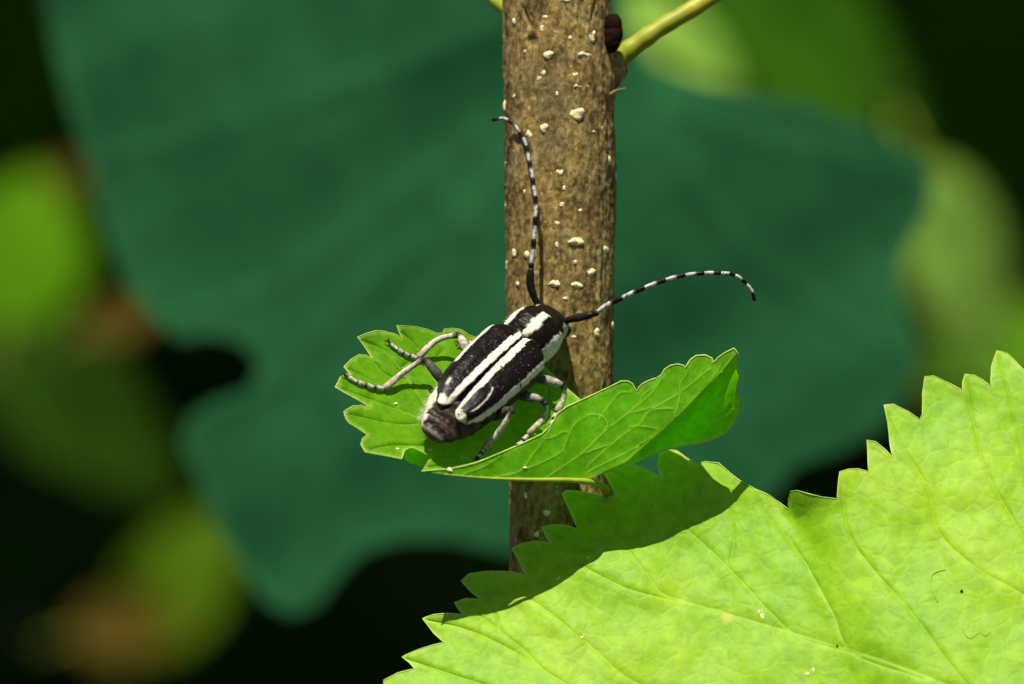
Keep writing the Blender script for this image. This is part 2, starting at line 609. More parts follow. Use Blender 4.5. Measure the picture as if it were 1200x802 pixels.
lit((1185, 400), 6000, 260, 190, 40, 0.1, M_YELLOW, 'blurred green leaf touching the right edge above the serrated leaf', seed=11)
bg_leaf((1090, 425), 6500, 260, 160, 10, 0.1, M_DIM, 'blurred dim green leaf in the gap at the right of the huge leaf', seed=12)
bg_leaf((1150, 120), 7000, 700, 420, -80, 0.2, M_MID, 'blurred dark green leaf in the upper right corner', seed=14)


bg_leaf((15, 80), 7200, 560, 330, -75, 0.2, M_MID, 'blurred dark green leaf in the upper left corner', seed=15)

for i, (x, y, L, a, m, lab) in enumerate((
        (60, 640, 420, 20, M_DARK, 'blurred very dark leaf left of the yellow-green leaf, low at the left'),
        (40, 545, 300, 70, M_DARK, 'blurred nearly black leaf at the left edge below the small brown leaf'),
        (180, 560, 380, -50, M_OLIVE, 'blurred olive leaf beside the lower lobe of the huge dark leaf'),
        (1190, 215, 420, -70, M_DIM, 'blurred deep green leaf on the right edge above the pale leaf'),
        (1050, 10, 500, -30, M_MID, 'blurred green leaf at the top edge, right of the fresh green leaf'),
        (960, 610, 300, 10, M_DIM, 'blurred dim green leaf behind the notch of the serrated leaf'))):
    bg_leaf((x, y), 7600 + 150 * i, L, L * 0.62, a, 0.1, m, lab, seed=20 + i)

# the hedge behind and unseen leaves added overhead for shade, beyond counting
def leaf_mass(name, spots, mat, label, size=(500, 800)):
    """one mesh of many real blades"""
    protos = [bg_leaf_mesh('p', 1.0, 0.68, mat, 0.3, 0.2, s, 8)[:2] for s in (1, 2, 3)]
    vs_, fs = [], []
    for pos, dirv, nrm, L in spots:
        pv, pf = protos[random.randrange(3)]
        o = len(vs_)
        vs_ += place([v * L for v in pv], pos - Vector(dirv).normalized() * L * 0.5, dirv, nrm)
        fs += [tuple(i + o for i in f) for f in pf]
    ob = mk(name, vs_, fs, mat, None, {'vein': np.zeros(len(vs_)), 'edge': np.zeros(len(vs_))})
    ob['kind'] = 'stuff'
    ob['label'] = label
    ob['category'] = 'foliage'
    return ob


spots = []
for i in range(2300):
    d = random.uniform(13500, 22000)
    k = (F + d) / F
    p = Vector((random.uniform(-1100, 1100) * k if i < 620 else random.uniform(-5200, 5200) * k, random.uniform(-1100, 900) * k, d))
    a = random.uniform(0, 2 * math.pi)
    spots.append((p, (math.cos(a), math.sin(a) - 0.5, random.uniform(-.5, .5)), (random.uniform(-.5, .5), 0.6, -0.8), random.uniform(900, 1700)))
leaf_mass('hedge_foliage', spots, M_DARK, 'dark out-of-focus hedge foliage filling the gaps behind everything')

spots = []
cs, sn = math.cos(PITCH), math.sin(PITCH)
for i in range(2400):
    y = random.uniform(-100, 23000)          # horizontal distance away
    p = Vector((random.uniform(-12500, 12500), 1050 + y * sn + random.uniform(-150, 900), 4100 + y * cs))
    L = random.uniform(1100, 1900)
    ok = True
    for c, r in LIT:  # gaps left so sun still reaches the leaves meant to be bright
        t = (p.y - c.y) / SUN.y
        q = c + SUN * t
        if (q - p).length < r + L * 0.42:
            ok = False
    # keep the view itself clear
    if p.y - L * 0.6 < 430 * (F + p.z) / F:
        ok = False
    if ok:
        a = random.uniform(0, 2 * math.pi)
        spots.append((p, (math.cos(a), 0.36 * math.sin(a), math.sin(a)), (random.uniform(-.25, .25), 0.94, -0.34 + random.uniform(-.25, .25)), L))
leaf_mass('added_shade_foliage', spots, M_MID, 'unseen green leaves added overhead to shade the background')

# ================================================================= the upright stem and what grows on it
AX = 177.0


def stem_c(y):   # centre x and radius along the picture height
    ys = [-12000, -100, 0, 200, 330, 450, 640, 900, 13000]
    cx = [652, 652, 652, 656.5, 656.5, 657.5, 657.5, 658, 700]
    rr = [50, 63, 64.5, 66.5, 64.5, 62.5, 61, 62, 95]
    return float(np.interp(y, ys, cx)), float(np.interp(y, ys, rr))


plant = root('mulberry_shoot', V(700, 12300, AX), 'upright brown woody shoot with pale bumps carrying a small cupped leaf', 'plant')
ys = [-3200, -1600, -600, -200, -60] + list(np.arange(-20, 700, 1.6)) + [720, 800, 1000, 2000, 5000, 9000, 12300]
NT = 230
sv, sf = [], []
for y in ys:
    cx, r0 = stem_c(y)
    for j in range(NT):
        a = 2 * math.pi * j / NT
        q = Vector((math.cos(a) * 3.2, math.sin(a) * 3.2, y / 60.0))
        r = r0 * (1 + 0.022 * noise.noise(q * 0.7)) + 4.5 * math.exp(-((y - 92) / 26.0) ** 2) * max(0.0, math.cos(a)) ** 2
        f1 = noise.fractal(Vector((math.cos(a) * 7, math.sin(a) * 7, y / 30.0)), 0.6, 2.1, 4)
        f2 = noise.noise(Vector((math.cos(a) * 16, math.sin(a) * 16, y / 8.0)))
        f3 = noise.noise(Vector((math.cos(a) * 5 + 9, math.sin(a) * 5, y / 45.0)))
        r += 0.9 * noise.noise(Vector((math.cos(a) * 20, math.sin(a) * 20, y / 75.0)))
        r += 1.4 * f1 + 0.85 * f2 - 2.6 * max(0, 0.10 - abs(f3)) * 6 * max(0, f1)
        if math.sin(a) < 0 and y < 75:
            ix = cx + r * math.cos(a)
            r -= 3.2 * math.exp(-((ix - (607 + 0.42 * y)) / 1.8) ** 2) * math.exp(-((y - 22) / 13.0) ** 4)
            r -= 2.8 * math.exp(-((ix - 695 + 0.25 * (y - 20)) / 1.6) ** 2) * math.exp(-((y - 16) / 14.0) ** 4)
            r -= 3.0 * math.exp(-(((ix - 621) / 8.0) ** 2 + ((y - 51) / 6.0) ** 2) ** 2)
        c = V(cx, y, AX)
        sv.append(Vector((c.x + r * math.cos(a), c.y, c.z + r * math.sin(a))))
for i in range(len(ys) - 1):
    for j in range(NT):
        k = (j + 1) % NT
        sf.append((i * NT + j, i * NT + k, (i + 1) * NT + k, (i + 1) * NT + j))
sf.append(tuple(range(NT)))
sf.append(tuple(range((len(ys) - 1) * NT, len(ys) * NT))[::-1])
stem = mk('stem', sv, sf, M_BARK, plant, fix=True)


def stem_pt(px, py, extra=0.0):
    cx, r = stem_c(py)
    x = max(-0.995, min(0.995, (px - cx) / r))
    a = math.asin(x)
    nrm = Vector((math.sin(a), 0, -math.cos(a)))
    c = V(cx, py, AX)
    return c + nrm * (r + extra), nrm


def lent_mesh(seed):
    """a small corky wart, a few lumps on one base"""
    rnd = random.Random(seed)
    vs_, fs = [], []
    n, m = 14, 6
    lob = [rnd.uniform(0, 6.28) for _ in range(3)]
    for i in range(m):
        ph = (i / (m - 1)) * math.pi / 2
        for j in range(n):
            a = 2 * math.pi * j / n
            rr = math.cos(ph) * (1 + 0.14 * math.sin(2 * a + lob[0]) + 0.10 * math.sin(3 * a + lob[1]) + rnd.uniform(-.16, .16))
            if i == m - 1:
                rr = 0.12
            h = math.sin(ph) * 0.5 - 0.12 + rnd.uniform(-.05, .07) + 0.14 * math.sin(2 * a + lob[2]) * math.cos(ph) * math.sin(ph) * 2
            vs_.append((rr * math.cos(a), rr * math.sin(a), h))
    for i in range(m - 1):
        for j in range(n):
            k = (j + 1) % n
            fs.append((i * n + j, i * n + k, (i + 1) * n + k, (i + 1) * n + j))
    fs.append(tuple(range((m - 1) * n, m * n)))
    me = bpy.data.meshes.new('lenticel')
    me.from_pydata(vs_, [], fs)
    me.materials.append(M_LENT)
    me.polygons.foreach_set('use_smooth', np.ones(len(me.polygons), dtype=bool))
    return me


LM = [lent_mesh(i) for i in range(6)]
lent = [(601, 27, 4, 4), (695, 45, 5, 8), (642, 67, 6, 4.5), (685, 66, 8, 4.5), (714, 73, 4, 6), (668, 47, 2.6, 2), (636, 88, 3, 3), (630, 94, 4, 2.6), (675, 90, 4, 3),
        (677, 103, 4, 2.6), (688, 103, 3, 3), (634, 36, 4, 4), (638, 23, 4, 2), (614, 62, 2.6, 2), (717, 108, 3, 3), (661, 3, 5, 3), (600, 114, 4, 4), (652, 112, 3, 2.5),
        (590, 125, 4, 7), (677, 136, 8.5, 8), (637, 152, 5, 5), (619, 159, 4, 6), (655, 204, 4.2, 5), (660, 222, 3.5, 2.5), (715, 189, 3.6, 5.5), (723, 207, 3, 5),
        (591, 194, 3, 4), (724, 127, 2.5, 3), (601, 178, 2, 2), (706, 152, 2.2, 2.2), (696, 156, 2.6, 1.8), (613, 226, 4, 3), (589, 242, 2, 3), (675, 284, 8, 5.5),
        (711, 293, 4.5, 6), (601, 297, 4.6, 4.2), (616, 299, 4.6, 4.2), (593, 311, 4, 6), (693, 320, 6.5, 4.5), (649, 333, 6, 4.8), (677, 335, 7, 4.8), (652, 288, 2.2, 3),
        (674, 308, 2.4, 2.4), (658, 241, 3.5, 3), (680, 248, 2.6, 2), (605, 333, 3, 3), (652, 263, 3, 3), (700, 390, 5.5, 4.8), (719, 381, 3, 5), (663, 350, 3.6, 2),
        (618, 338, 2.2, 2.6), (672, 395, 2.6, 1.8), (640, 600, 4, 4), (615, 580, 3, 3), (628, 625, 4, 3)]
for i, (px, py, a, b) in enumerate(lent):
    p, nrm = stem_pt(px, py, -0.2)
    o = bpy.data.objects.new('lenticel', LM[i % 6])
    COL.objects.link(o)
    o.parent = stem
    zc = wdir(nrm).normalized()
    yc = UP
    xc = yc.cross(zc).normalized()
    sc_ = [a * S, b * S, (0.5 * (a + b)) * S * 0.85]
    rot = Matrix((xc, yc, zc)).transposed().to_4x4()
    o.matrix_local = Matrix.Translation(w(p) - origin(plant)) @ rot @ Matrix.Diagonal((*sc_, 1))

# the yellow leaf stalk at the upper right, with the bud in its axil
pth = catmull([V(700, 94, AX + 2), V(718, 76, AX + 6), V(738, 58, AX + 6), V(775, 32, AX + 10), V(822, 4, AX + 24), V(900, -50, AX + 60), V(1010, -150, AX + 200)], 8)
n = len(pth)
pv, pf, fr = tube(pth, [float(np.interp(i / (n - 1), [0, .17, .3, .5, 1], [18, 14.5, 12, 10.5, 9.5])) * (1 + 0.05 * math.sin(i * 1.3)) for i in range(n)], 18)
pv = [v + Vector((noise.noise(v * .12), noise.noise(v * .12 + Vector((9, 0, 0))), 0)) * 0.7 for v in pv]
pet = mk('petiole', pv, pf, M_PETI, plant, fix=True)
pet['label'] = 'yellow-green leaf stalk leaving the stem at upper right'
ups = bg_leaf_mesh('blade', 900, 640, M_BIG, 0.3, 0.2, 5)
up_b = mk('leaf', place(ups[0], pth[-1], Vector((0.8, 0.1, 0.6)), Vector((0.1, 0.9, -0.4))), ups[1], M_BIG, plant, {'vein': ups[2], 'edge': np.zeros(len(ups[0]))})
up_b['label'] = 'leaf at the end of the yellow stalk, above the picture'
# corky collar under the stalk
bv, bf, _ = tube(catmull([V(700, 108, AX - 2), V(713, 90, AX - 2), V(724, 74, AX + 2)], 6), [7, 10, 12, 14, 15.5, 16.5, 17, 17, 17, 17, 16.5, 16, 15.2], 16)
mk('stalk_collar', [v + Vector((noise.noise(v * .2), noise.noise(v * .2 + Vector((5, 0, 0))), 0)) * 1.2 for v in bv], bf, M_BARK, plant, fix=True)
# bud: overlapping dark scales
bpth = catmull([V(708, 58, AX - 22), V(717, 46, AX - 26), V(719, 32, AX - 26), V(712, 18, AX - 18)], 7)
nb = len(bpth)
bv, bf, _ = tube(bpth, [11.5 * math.sin(math.pi * min(0.98, 0.12 + 0.88 * (i / (nb - 1)))) ** 0.7 + 0.4 for i in range(nb)], 16)
bud = mk('bud', bv, bf, M_BUD, plant, fix=True)
bud['label'] = 'dark brown bud in the angle of the yellow stalk'
for k, (y0, r0) in enumerate(((52, 9.5), (42, 11.6), (32, 11.2))):
    q = catmull([V(712, y0 + 6, AX - 24), V(718, y0 - 3, AX - 29), V(717, y0 - 14, AX - 27)], 5)
    bv, bf, _ = tube(q, [r0 * (0.6 + 0.45 * math.sin(math.pi * (0.15 + 0.8 * i / (len(q) - 1)))) for i in range(len(q))], 12, 0.8)
    mk('bud_scale', bv, bf, M_BUD, bud, fix=True)
# second stalk at the upper left, behind the stem
pth = catmull([V(612, 30, AX + 40), V(596, 12, AX + 80), V(580, -2, AX + 160), V(545, -45, AX + 330), V(470, -130, AX + 600)], 6)
pv, pf, _ = tube(pth, [12, 12, 11, 10] + [9] * (len(pth) - 4), 12)
mk('petiole', pv, pf, M_PETI, plant, fix=True)
up2 = bg_leaf_mesh('blade', 900, 640, M_BIG, 0.3, 0.2, 8)
mk('leaf', place(up2[0], pth[-1], Vector((-0.5, 0.5, 0.8)), Vector((0.0, 0.8, -0.6))), up2[1], M_BIG, plant, {'vein': up2[2], 'edge': np.zeros(len(up2[0]))})
# dry stipule at the right edge
pv, pf, _ = tube(catmull([V(716, 112, AX - 30), V(722, 107, AX - 34), V(734, 103, AX - 36)], 5), [3.2, 3, 2.8, 2.6, 2.4, 2.2, 1.8, 1.4, 1, .7, .4], 8, 0.5)
mk('stipule', pv, pf, M_BARK, plant, fix=True)

# ================================================================= the small cupped leaf
OB = V(580, 435, 0)                      # middle of the beetle
fw = Vector((.544, .516, .667)).normalized()
wr = Vector((.793, -.573, -.203))
wr = (wr - fw * wr.dot(fw)).normalized()
nn = Vector((fw.y * wr.z - fw.z * wr.y, fw.z * wr.x - fw.x * wr.z, fw.x * wr.y - fw.y * wr.x)).normalized()
if nn.z > 0:
    nn = -nn
CLEAR = 40.0


def floor_d(px, py):
    dx, dy = px - 580, 435 - py
    d = (nn.x * dx + nn.y * dy + CLEAR) / (-nn.z)
    # the rim of the blade lifts towards the left, and sags towards the fold
    s = max(0.0, (505 - px)) / 100.0
    d -= 14 * s * s
    b = max(0.0, (415 - py)) / 30.0
    d -= 7 * b * b
    d += 5.0 * crush(px, py, 1 / 38.0) + 2.0 * crush(px + 50, py, 1 / 15.0)
    return d


KX = [494, 520, 560, 600, 650, 690]
KY = [552.5, 556, 560, 562, 563, 561]
RX = [494, 520, 560, 600, 650, 690, 735, 800, 840, 868]
RY = [552.5, 556, 560, 562, 563, 561, 541, 482, 441, 411]
keel = [(x, float(np.interp(x, RX, RY))) for x in np.linspace(494, 690, 66)] + [(x, float(np.interp(x, RX, RY))) for x in np.linspace(693, 852, 54)]

A_margin = [(852, 429), (846, 437), (838, 434), (822, 440), (806, 441), (796, 450), (778, 455), (762, 462), (748, 469), (734, 470), (718, 465), (700, 468), (680, 469), (662, 453), (640, 431), (610, 412), (578, 401), (549, 393), (543, 388), (538, 386), (529, 385), (521, 386),
            (519, 391), (512, 391), (500, 386), (487, 383), (475, 382.5), (465, 381.5), (467, 388), (471, 397), (466, 393), (460, 391), (450, 388.5), (440, 388), (429, 391), (419, 395.5),
            (424, 402), (430, 411), (436, 420), (429, 416.5), (421, 416), (412, 421), (403, 430), (407, 435), (411, 440), (406, 438), (399, 442), (393, 454), (403, 460), (418, 468), (433, 477.5),
            (424, 475.5), (414, 476), (403, 482.5), (405, 490), (409, 496), (419, 502), (431, 510), (425, 514), (423, 521), (428, 530), (448, 533.5), (471, 538), (472, 534), (474, 528), (479, 525.5), (484, 525),
            (495, 530), (507, 537), (500, 543), (494, 552.5)]
B_margin = [(494, 552.5), (510, 551), (526, 550), (543, 546.5), (560, 542), (577, 535), (596, 527), (616, 518), (635, 509), (644, 500), (650, 492), (653, 485), (664, 477), (677, 471), (697, 462),
            (716, 453), (728, 447), (736, 447), (741, 450), (746, 459), (749, 454), (753, 450), (761, 446), (770, 443), (775, 439.5), (779, 433), (786, 428.5), (794, 427), (801, 428.5), (803, 431.5),
            (809, 422), (816, 417), (827, 416.5), (834, 420), (836, 425.5), (842, 419), (849, 414), (860, 408.5), (866, 416), (863, 423), (864, 432), (867, 440), (864, 450), (862, 463), (868, 467), (867, 482), (859, 498),
            (850, 508), (835, 515), (817, 520), (798, 523), (780, 527), (760, 535), (740, 545), (715, 553), (690, 561)]
A_veins = [(smooth2([(690, 560), (600, 530), (520, 500), (455, 476), (398, 455)]), 2.2, 0.8), (smooth2([(560, 514), (520, 465), (490, 410), (467, 386)]), 1.3, 0.6),
           (smooth2([(512, 497), (487, 459), (455, 415), (422, 398)]), 1.3, 0.6), (smooth2([(470, 482), (440, 450), (406, 431)]), 1.0, 0.5), (smooth2([(505, 495), (465, 497), (407, 485)]), 1.1, 0.5),
           (smooth2([(560, 515), (510, 522), (460, 522), (429, 528)]), 1.1, 0.5), (smooth2([(620, 535), (585, 480), (545, 420), (530, 388)]), 1.3, 0.6), (smooth2([(650, 545), (640, 490), (645, 440)]), 1.2, 0.6),
           (smooth2([(600, 530), (560, 540), (500, 548)]), 1.1, 0.6),
           (smooth2([(478, 445), (455, 440), (438, 424)]), .7, .4), (smooth2([(500, 430), (520, 410)]), .7, .4), (smooth2([(468, 432), (485, 420), (492, 412)]), .6, .4)]
B_veins = [(smooth2([(684, 562), (712, 553), (740, 536), (800, 483), (840, 442), (863, 413)]), 3.0, 1.0),
           (smooth2([(640, 560), (680, 533), (707, 507), (735, 485), (764, 460), (776, 442)]), 1.7, 0.8), (smooth2([(575, 560), (608, 553), (625, 532), (638, 515), (653, 488)]), 1.3, 0.7),
           (smooth2([(707, 507), (712, 497), (704, 487), (686, 486)]), 1.2, 0.7), (smooth2([(704, 488), (714, 475), (726, 461), (740, 460)]), 1.0, 0.5),
           (smooth2([(690, 545), (725, 514), (750, 496), (761, 482), (797, 460), (832, 432)]), 1.3, 0.7), (smooth2([(790, 490), (794, 475), (797, 460), (797, 450), (806, 436)]), 1.2, 0.6),
           (smooth2([(785, 525), (805, 508), (827, 494), (845, 489), (859, 476)]), 1.4, 0.7), (smooth2([(827, 494), (834, 476), (852, 458)]), 0.9, 0.5),
           (smooth2([(735, 485), (755, 480), (765, 478)]), .8, .5), (smooth2([(761, 482), (775, 479), (790, 479)]), .8, .5), (smooth2([(740, 500), (755, 500), (770, 503)]), .8, .5),
           (smooth2([(680, 533), (700, 526), (716, 521)]), .8, .5), (smooth2([(638, 515), (650, 512), (664, 505)]), .8, .5), (smooth2([(608, 553), (640, 540), (662, 528)]), .9, .5),
           (smooth2([(800, 482), (820, 460), (840, 436), (845, 425)]), .9, .5), (smooth2([(690, 553), (715, 540), (735, 530), (765, 512)]), 0.9, 0.5), (smooth2([(540, 557), (570, 546), (590, 533)]), .9, .5),
           (smooth2([(746, 476), (755, 462), (775, 448)]), .8, .5), (smooth2([(660, 528), (672, 500), (690, 486)]), .8, .5)]


def flap_d(px, py):
    ry = float(np.interp(px, RX, RY))
    xk = min(px, 690)
    d0 = floor_d(xk, float(np.interp(xk, KX, KY)))
    if px > 690:
        t = (px - 690) / 176.0
        d0 += -6 * math.sin(t * 3.1) + 4 * t
    h = ry - py
    if h >= 0:
        d = d0 + 0.10 * h + 0.0002 * h * h
        if px < 690:
            d += 0.0
    else:
        d = d0 + 0.75 * (-h) - 0.003 * h * h
    q = min(1.0, abs(h) / 12.0)
    return d + q * (3.0 * crush(px + 90, py, 1 / 34.0) + 0.5 * crush(px, py + 70, 1 / 14.0))


def blade_d(px, py):
    if px <= 690:
        return floor_d(px, py)
    ry = float(np.interp(px, RX, RY))
    h = max(0.0, ry - py)
    t = min(1.0, (px - 690) / 60.0)
    right = flap_d(px, ry) + 1.65 * h - 0.002 * h * h + 3 * crush(px, py, 1 / 30.0) * min(1, h / 12)
    return floor_d(px, py) * (1 - t) + right * t if h > 0 else flap_d(px, ry)


Ap = A_margin[1:-1]
A_out = Ap + keel                       # margin then the fold line from left to right
P, fa, va, vda, _ = sheet(A_out, 5, A_veins, 2.6)
A3 = [V(x, y, blade_d(x, y) + 1.8 * max(0, 1 - v_ / 1.4)) for (x, y), v_ in zip(P, vda)]
mline = [(p[0], p[1]) for p in A_margin]
ea = np.clip(1.3 - seg_dist(P, [(mline, 1.6, 1.6)]), 0, 1)
Bp = B_margin[1:-1]
B_out = Bp + keel[:66][::-1]
B_veins = [(l, a * 0.75, b * 0.75) for l, a, b in B_veins]
P2, fb, vb, vdb, _ = sheet(B_out, 4.5, B_veins, 2.6)
B3 = [V(x, y, flap_d(x, y) - 0.5 * max(0, 1 - v_ / 1.4)) for (x, y), v_ in zip(P2, vdb)]
eb = np.clip(1.3 - seg_dist(P2, [([(p[0], p[1]) for p in B_margin], 1.8, 1.8)]), 0, 1)
nA = len(A3)
leaf = mk('leaf', A3 + B3, list(fa) + [tuple(i + nA for i in f) for f in fb], M_SMALL, plant,
          {'vein': np.concatenate([va * 0.55, vb * 0.95]), 'edge': np.concatenate([ea * 0.6, eb * 0.6])})
leaf['label'] = 'small cupped toothed green leaf that carries the beetle'
bm = bmesh.new(); bm.from_mesh(leaf.data)
bmesh.ops.remove_doubles(bm, verts=bm.verts, dist=0.4 * S)
bm.to_mesh(leaf.data); bm.free()
# the pale rolled rim
rimA = [V(p.x, p.y, blade_d(p.x, p.y)) for p in densify([Vector(p) for p in A_margin[1:-1]], 2.5, False)]
rimB = [V(p.x, p.y, flap_d(p.x, p.y)) for p in densify([Vector(p) for p in B_margin[:-3]], 2.5, False)]
M_RIM = plain_mat('leaf_rim', (0.18, 0.34, 0.015), (0.40, 0.50, 0.09), 260, 0.5, 0.1)
for r3, rad in ((rimA, 0.6), (rimB, 1.0)):
    pv, pf, _ = tube(r3, [rad * (1 + 0.35 * noise.noise(p * 0.2)) for p in r3], 6)
    mk('leaf_rim', pv, pf, M_RIM, leaf, fix=True)
# tooth folded under at the front of the blade
ft = [(473, 537), (475, 528), (483, 525.5), (495, 530), (506, 537), (500, 545), (494, 547), (480, 543)]
P, ff, v_, vd_, _ = sheet(ft, 4, [], 2.5, False)
mk('folded_tooth', [V(x, y, floor_d(x, y) + 2 - 0.9 * max(0, 529 - y) + (y - 525) * 1.3) for x, y in P], ff, M_SMALL, leaf, {'vein': np.zeros(len(P)), 'edge': np.zeros(len(P))})
# stalk of the small leaf, running along the fold to the stem
pth = catmull([V(520, 556, floor_d(520, 556)), V(570, 560.5, floor_d(570, 560.5)), V(620, 562.4, floor_d(620, 562.4) - 1), V(665, 563, floor_d(665, 562.3) - 2), V(695, 566, floor_d(690, 561) + 6),
               V(709, 573, 50), V(710, 584, 95), V(702, 592, 140)], 7)
n = len(pth)
pv, pf, _ = tube(pth, [float(np.interp(i / (n - 1), [0, .2, .5, .75, 1], [0.8, 1.8, 3.4, 5.0, 8])) for i in range(n)], 14)
k = mk('petiole', pv, pf, M_PETI2, leaf, fix=True)
k['label'] = 'yellowish stalk of the small leaf along its fold'
# fallen specks on the small leaf
for (x, y, r) in ((504, 527, 1.9), (527, 550.5, 2.6), (464, 473, 1.4), (466, 526, 1.4), (615, 548, 1.5), (541, 536, 1.3)):
    f3 = flap_d if y > 545 else floor_d
    o = bpy.data.objects.new('pollen_speck', LM[int(x) % 6])
    COL.objects.link(o)
    o.parent = leaf
    zc = wdir(nn).normalized(); xc = UP.cross(zc).normalized(); yc = zc.cross(xc)
    o.matrix_local = Matrix.Translation(w(V(x, y, f3(x, y) - 0.8)) - origin(plant)) @ Matrix((xc, yc, zc)).transposed().to_4x4() @ Matrix.Diagonal((r * 1.4 * S, r * S, r * S, 1))

# ================================================================= the large serrated leaf at the lower right
big_out = [(449, 798), (466, 789), (486, 784), (480, 777), (471, 770), (488, 762), (505, 757), (520, 753), (508, 742), (495, 725), (508, 720.5), (525, 719), (542, 720), (536, 713), (532, 706), (546, 701), (564, 703),
           (552, 694), (540, 681), (550, 672), (575, 669.5), (600, 670), (616, 674), (609, 660), (600, 643), (610, 637), (626, 634), (644, 636), (639, 627), (635, 618), (648, 615), (662, 616), (677, 620), (669, 602),
           (659, 579), (664, 575), (680, 576), (704, 581), (722, 582), (714, 566), (703, 546), (714, 543), (732, 542), (752, 548), (774, 560), (771, 545), (772, 531), (780, 527), (793, 528), (806, 538), (818, 544), (826, 541), (842, 543), (866, 563),
           (884, 573), (902, 581), (924, 597), (924, 586), (927, 576), (934, 575), (948, 579), (965, 583), (981, 585), (982, 570), (984, 553), (994, 550), (1006, 549.5), (1018, 553), (1017, 535), (1016, 516), (1026, 518), (1036, 526), (1046, 536),
           (1043, 520), (1040, 495), (1036, 475), (1047, 474), (1064, 482), (1078, 492), (1081, 486), (1081, 462), (1084, 442), (1094, 441), (1110, 448), (1128, 458), (1128, 448), (1131, 439), (1142, 440), (1152, 446), (1161, 453),
           (1162, 430), (1168, 411), (1180, 414), (1196, 430), (1215, 447), (1222, 430), (1234, 417), (1262, 440), (1300, 470), (1312, 448), (1330, 445), (1372, 500), (1420, 560), (1440, 545), (1480, 640), (1540, 730), (1600, 800), (1640, 900), (1660, 1000),
           (1610, 1060), (1560, 1075), (1540, 1140), (1480, 1210), (1380, 1230), (1250, 1240), (1100, 1210), (960, 1170), (820, 1110), (700, 1040), (600, 970), (520, 900), (490, 860), (470, 850), (478, 830), (450, 812)]
BASE = (1560, 1070)
big_veins = [(smooth2([BASE, (1300, 890), (1080, 790), (950, 748), (840, 715), (780, 697), (760, 675), (724, 630), (690, 590), (662, 578)]), 3.2, 0.8),
             (smooth2([(1010, 768), (940, 748), (902, 717), (855, 667), (807, 622), (757, 584), (728, 560), (706, 547)]), 2.0, 0.8),
             (smooth2([(1080, 795), (1000, 766), (977, 720), (950, 670), (937, 650), (915, 620), (898, 603), (885, 576)]), 1.7, 0.6),
             (smooth2([(1300, 890), (1200, 860), (1130, 798), (1070, 720), (1026, 670), (995, 625), (984, 560)]), 1.9, 0.6),
             (smooth2([BASE, (1400, 880), (1300, 770), (1196, 695), (1151, 670), (1101, 625), (1086, 570), (1050, 510), (1037, 477)]), 2.4, 0.7),
             (smooth2([(1300, 770), (1220, 660), (1160, 560), (1142, 500), (1131, 442)]), 1.6, 0.6), (smooth2([(1220, 660), (1200, 540), (1170, 414)]), 1.4, 0.6),
             (smooth2([(840, 715), (742, 692), (690, 668), (644, 655), (603, 644)]), 1.5, 0.6), (smooth2([(690, 668), (665, 640), (637, 620)]), 1.0, 0.5),
             (smooth2([BASE, (1250, 970), (1000, 880), (850, 840), (742, 798), (690, 755), (623, 703), (580, 688), (542, 681)]), 2.6, 0.7),
             (smooth2([(1000, 880), (800, 860), (658, 798), (610, 758), (556, 717), (534, 707)]), 1.8, 0.6), (smooth2([(658, 798), (600, 762), (548, 738), (498, 726)]), 1.3, 0.5),
             (smooth2([(850, 865), (700, 840), (560, 800), (473, 771)]), 1.5, 0.5),
             (smooth2([(807, 620), (807, 600), (804, 575), (796, 552), (775, 532)]), 1.1, 0.5), (smooth2([(855, 660), (860, 630), (856, 600), (845, 575)]), 1.0, 0.5), (smooth2([(724, 630), (728, 600), (722, 585)]), 0.9, 0.4),
             (smooth2([(585, 740), (582, 722), (572, 705)]), 0.9, 0.4)]


def big_d(px, py):
    d = 48 + 0.55 * (620 - py) - 0.05 * (px - 650)
    # the blade lifts again right of the crease that starts at the deep notch
    c = (px - 915) - 0.55 * (py - 590)
    d += -40 * (1 / (1 + math.exp(-c / 24.0))) + 16 * math.exp(-(c / 22.0) ** 2) * math.exp(-((py - 600) / 60.0) ** 2)
    if px > 1200 or py > 820:
        d -= 0.0006 * max(0, px - 1200) ** 2 * 0.3 - 0.0008 * max(0, py - 820) ** 2
    d += -0.40 * max(0.0, min(34.0, 608 - py)) * math.exp(-((px - 953) / 30.0) ** 2)
    d += 9 * crush(px, py, 1 / 95.0) + 2.5 * crush(px + 33, py, 1 / 32.0) + 0.9 * crush(px, py + 55, 1 / 13.0)
    return d


big = root('serrated_leaf', V(1560, 1070, big_d(1560, 1070)), 'large bright green serrated leaf filling the lower right corner below the beetle', 'leaf')
P, fs, vein, vd, olp = sheet(big_out, 6.5, big_veins, 3.0)
ev = np.clip(1.3 - seg_dist(P, [(big_out + big_out[:1], 2.0, 2.0)]), 0, 1)
B3 = [V(x, y, big_d(x, y) + 0.8 * max(0, 1 - v_ / 1.5) - 0.8 * math.exp(-((v_ - 5) / 4.0) ** 2)) for (x, y), v_ in zip(P, vd)]
blade = mk('blade', B3, fs, M_BIG, big, {'vein': vein * 0.35, 'edge': ev * 0.4})
rim = [V(p.x, p.y, big_d(p.x, p.y)) for p in densify([Vector(p) for p in big_out], 4.0, False)]
pv, pf, _ = tube(rim, [0.65 * (1 + 0.8 * noise.noise(p * 0.06)) for p in rim], 6)
mk('leaf_rim', pv, pf, M_RIM, big, fix=True)
pth = catmull([V(1545, 1060, big_d(1545, 1060)), V(1640, 1130, big_d(1560, 1070) + 10), V(1800, 1230, 60), V(2000, 1300, 150)], 8)
pv, pf, _ = tube(pth, [7] * 10 + [9] * (len(pth) - 10), 12)
mk('petiole', pv, pf, M_PETI2, big, fix=True)
tw = catmull([V(2000, 600, 180), V(2000, 1300, 160), V(2040, 2600, 140), V(2100, 12200, 150)], 8)
pv, pf, _ = tube(tw, 55, 20)
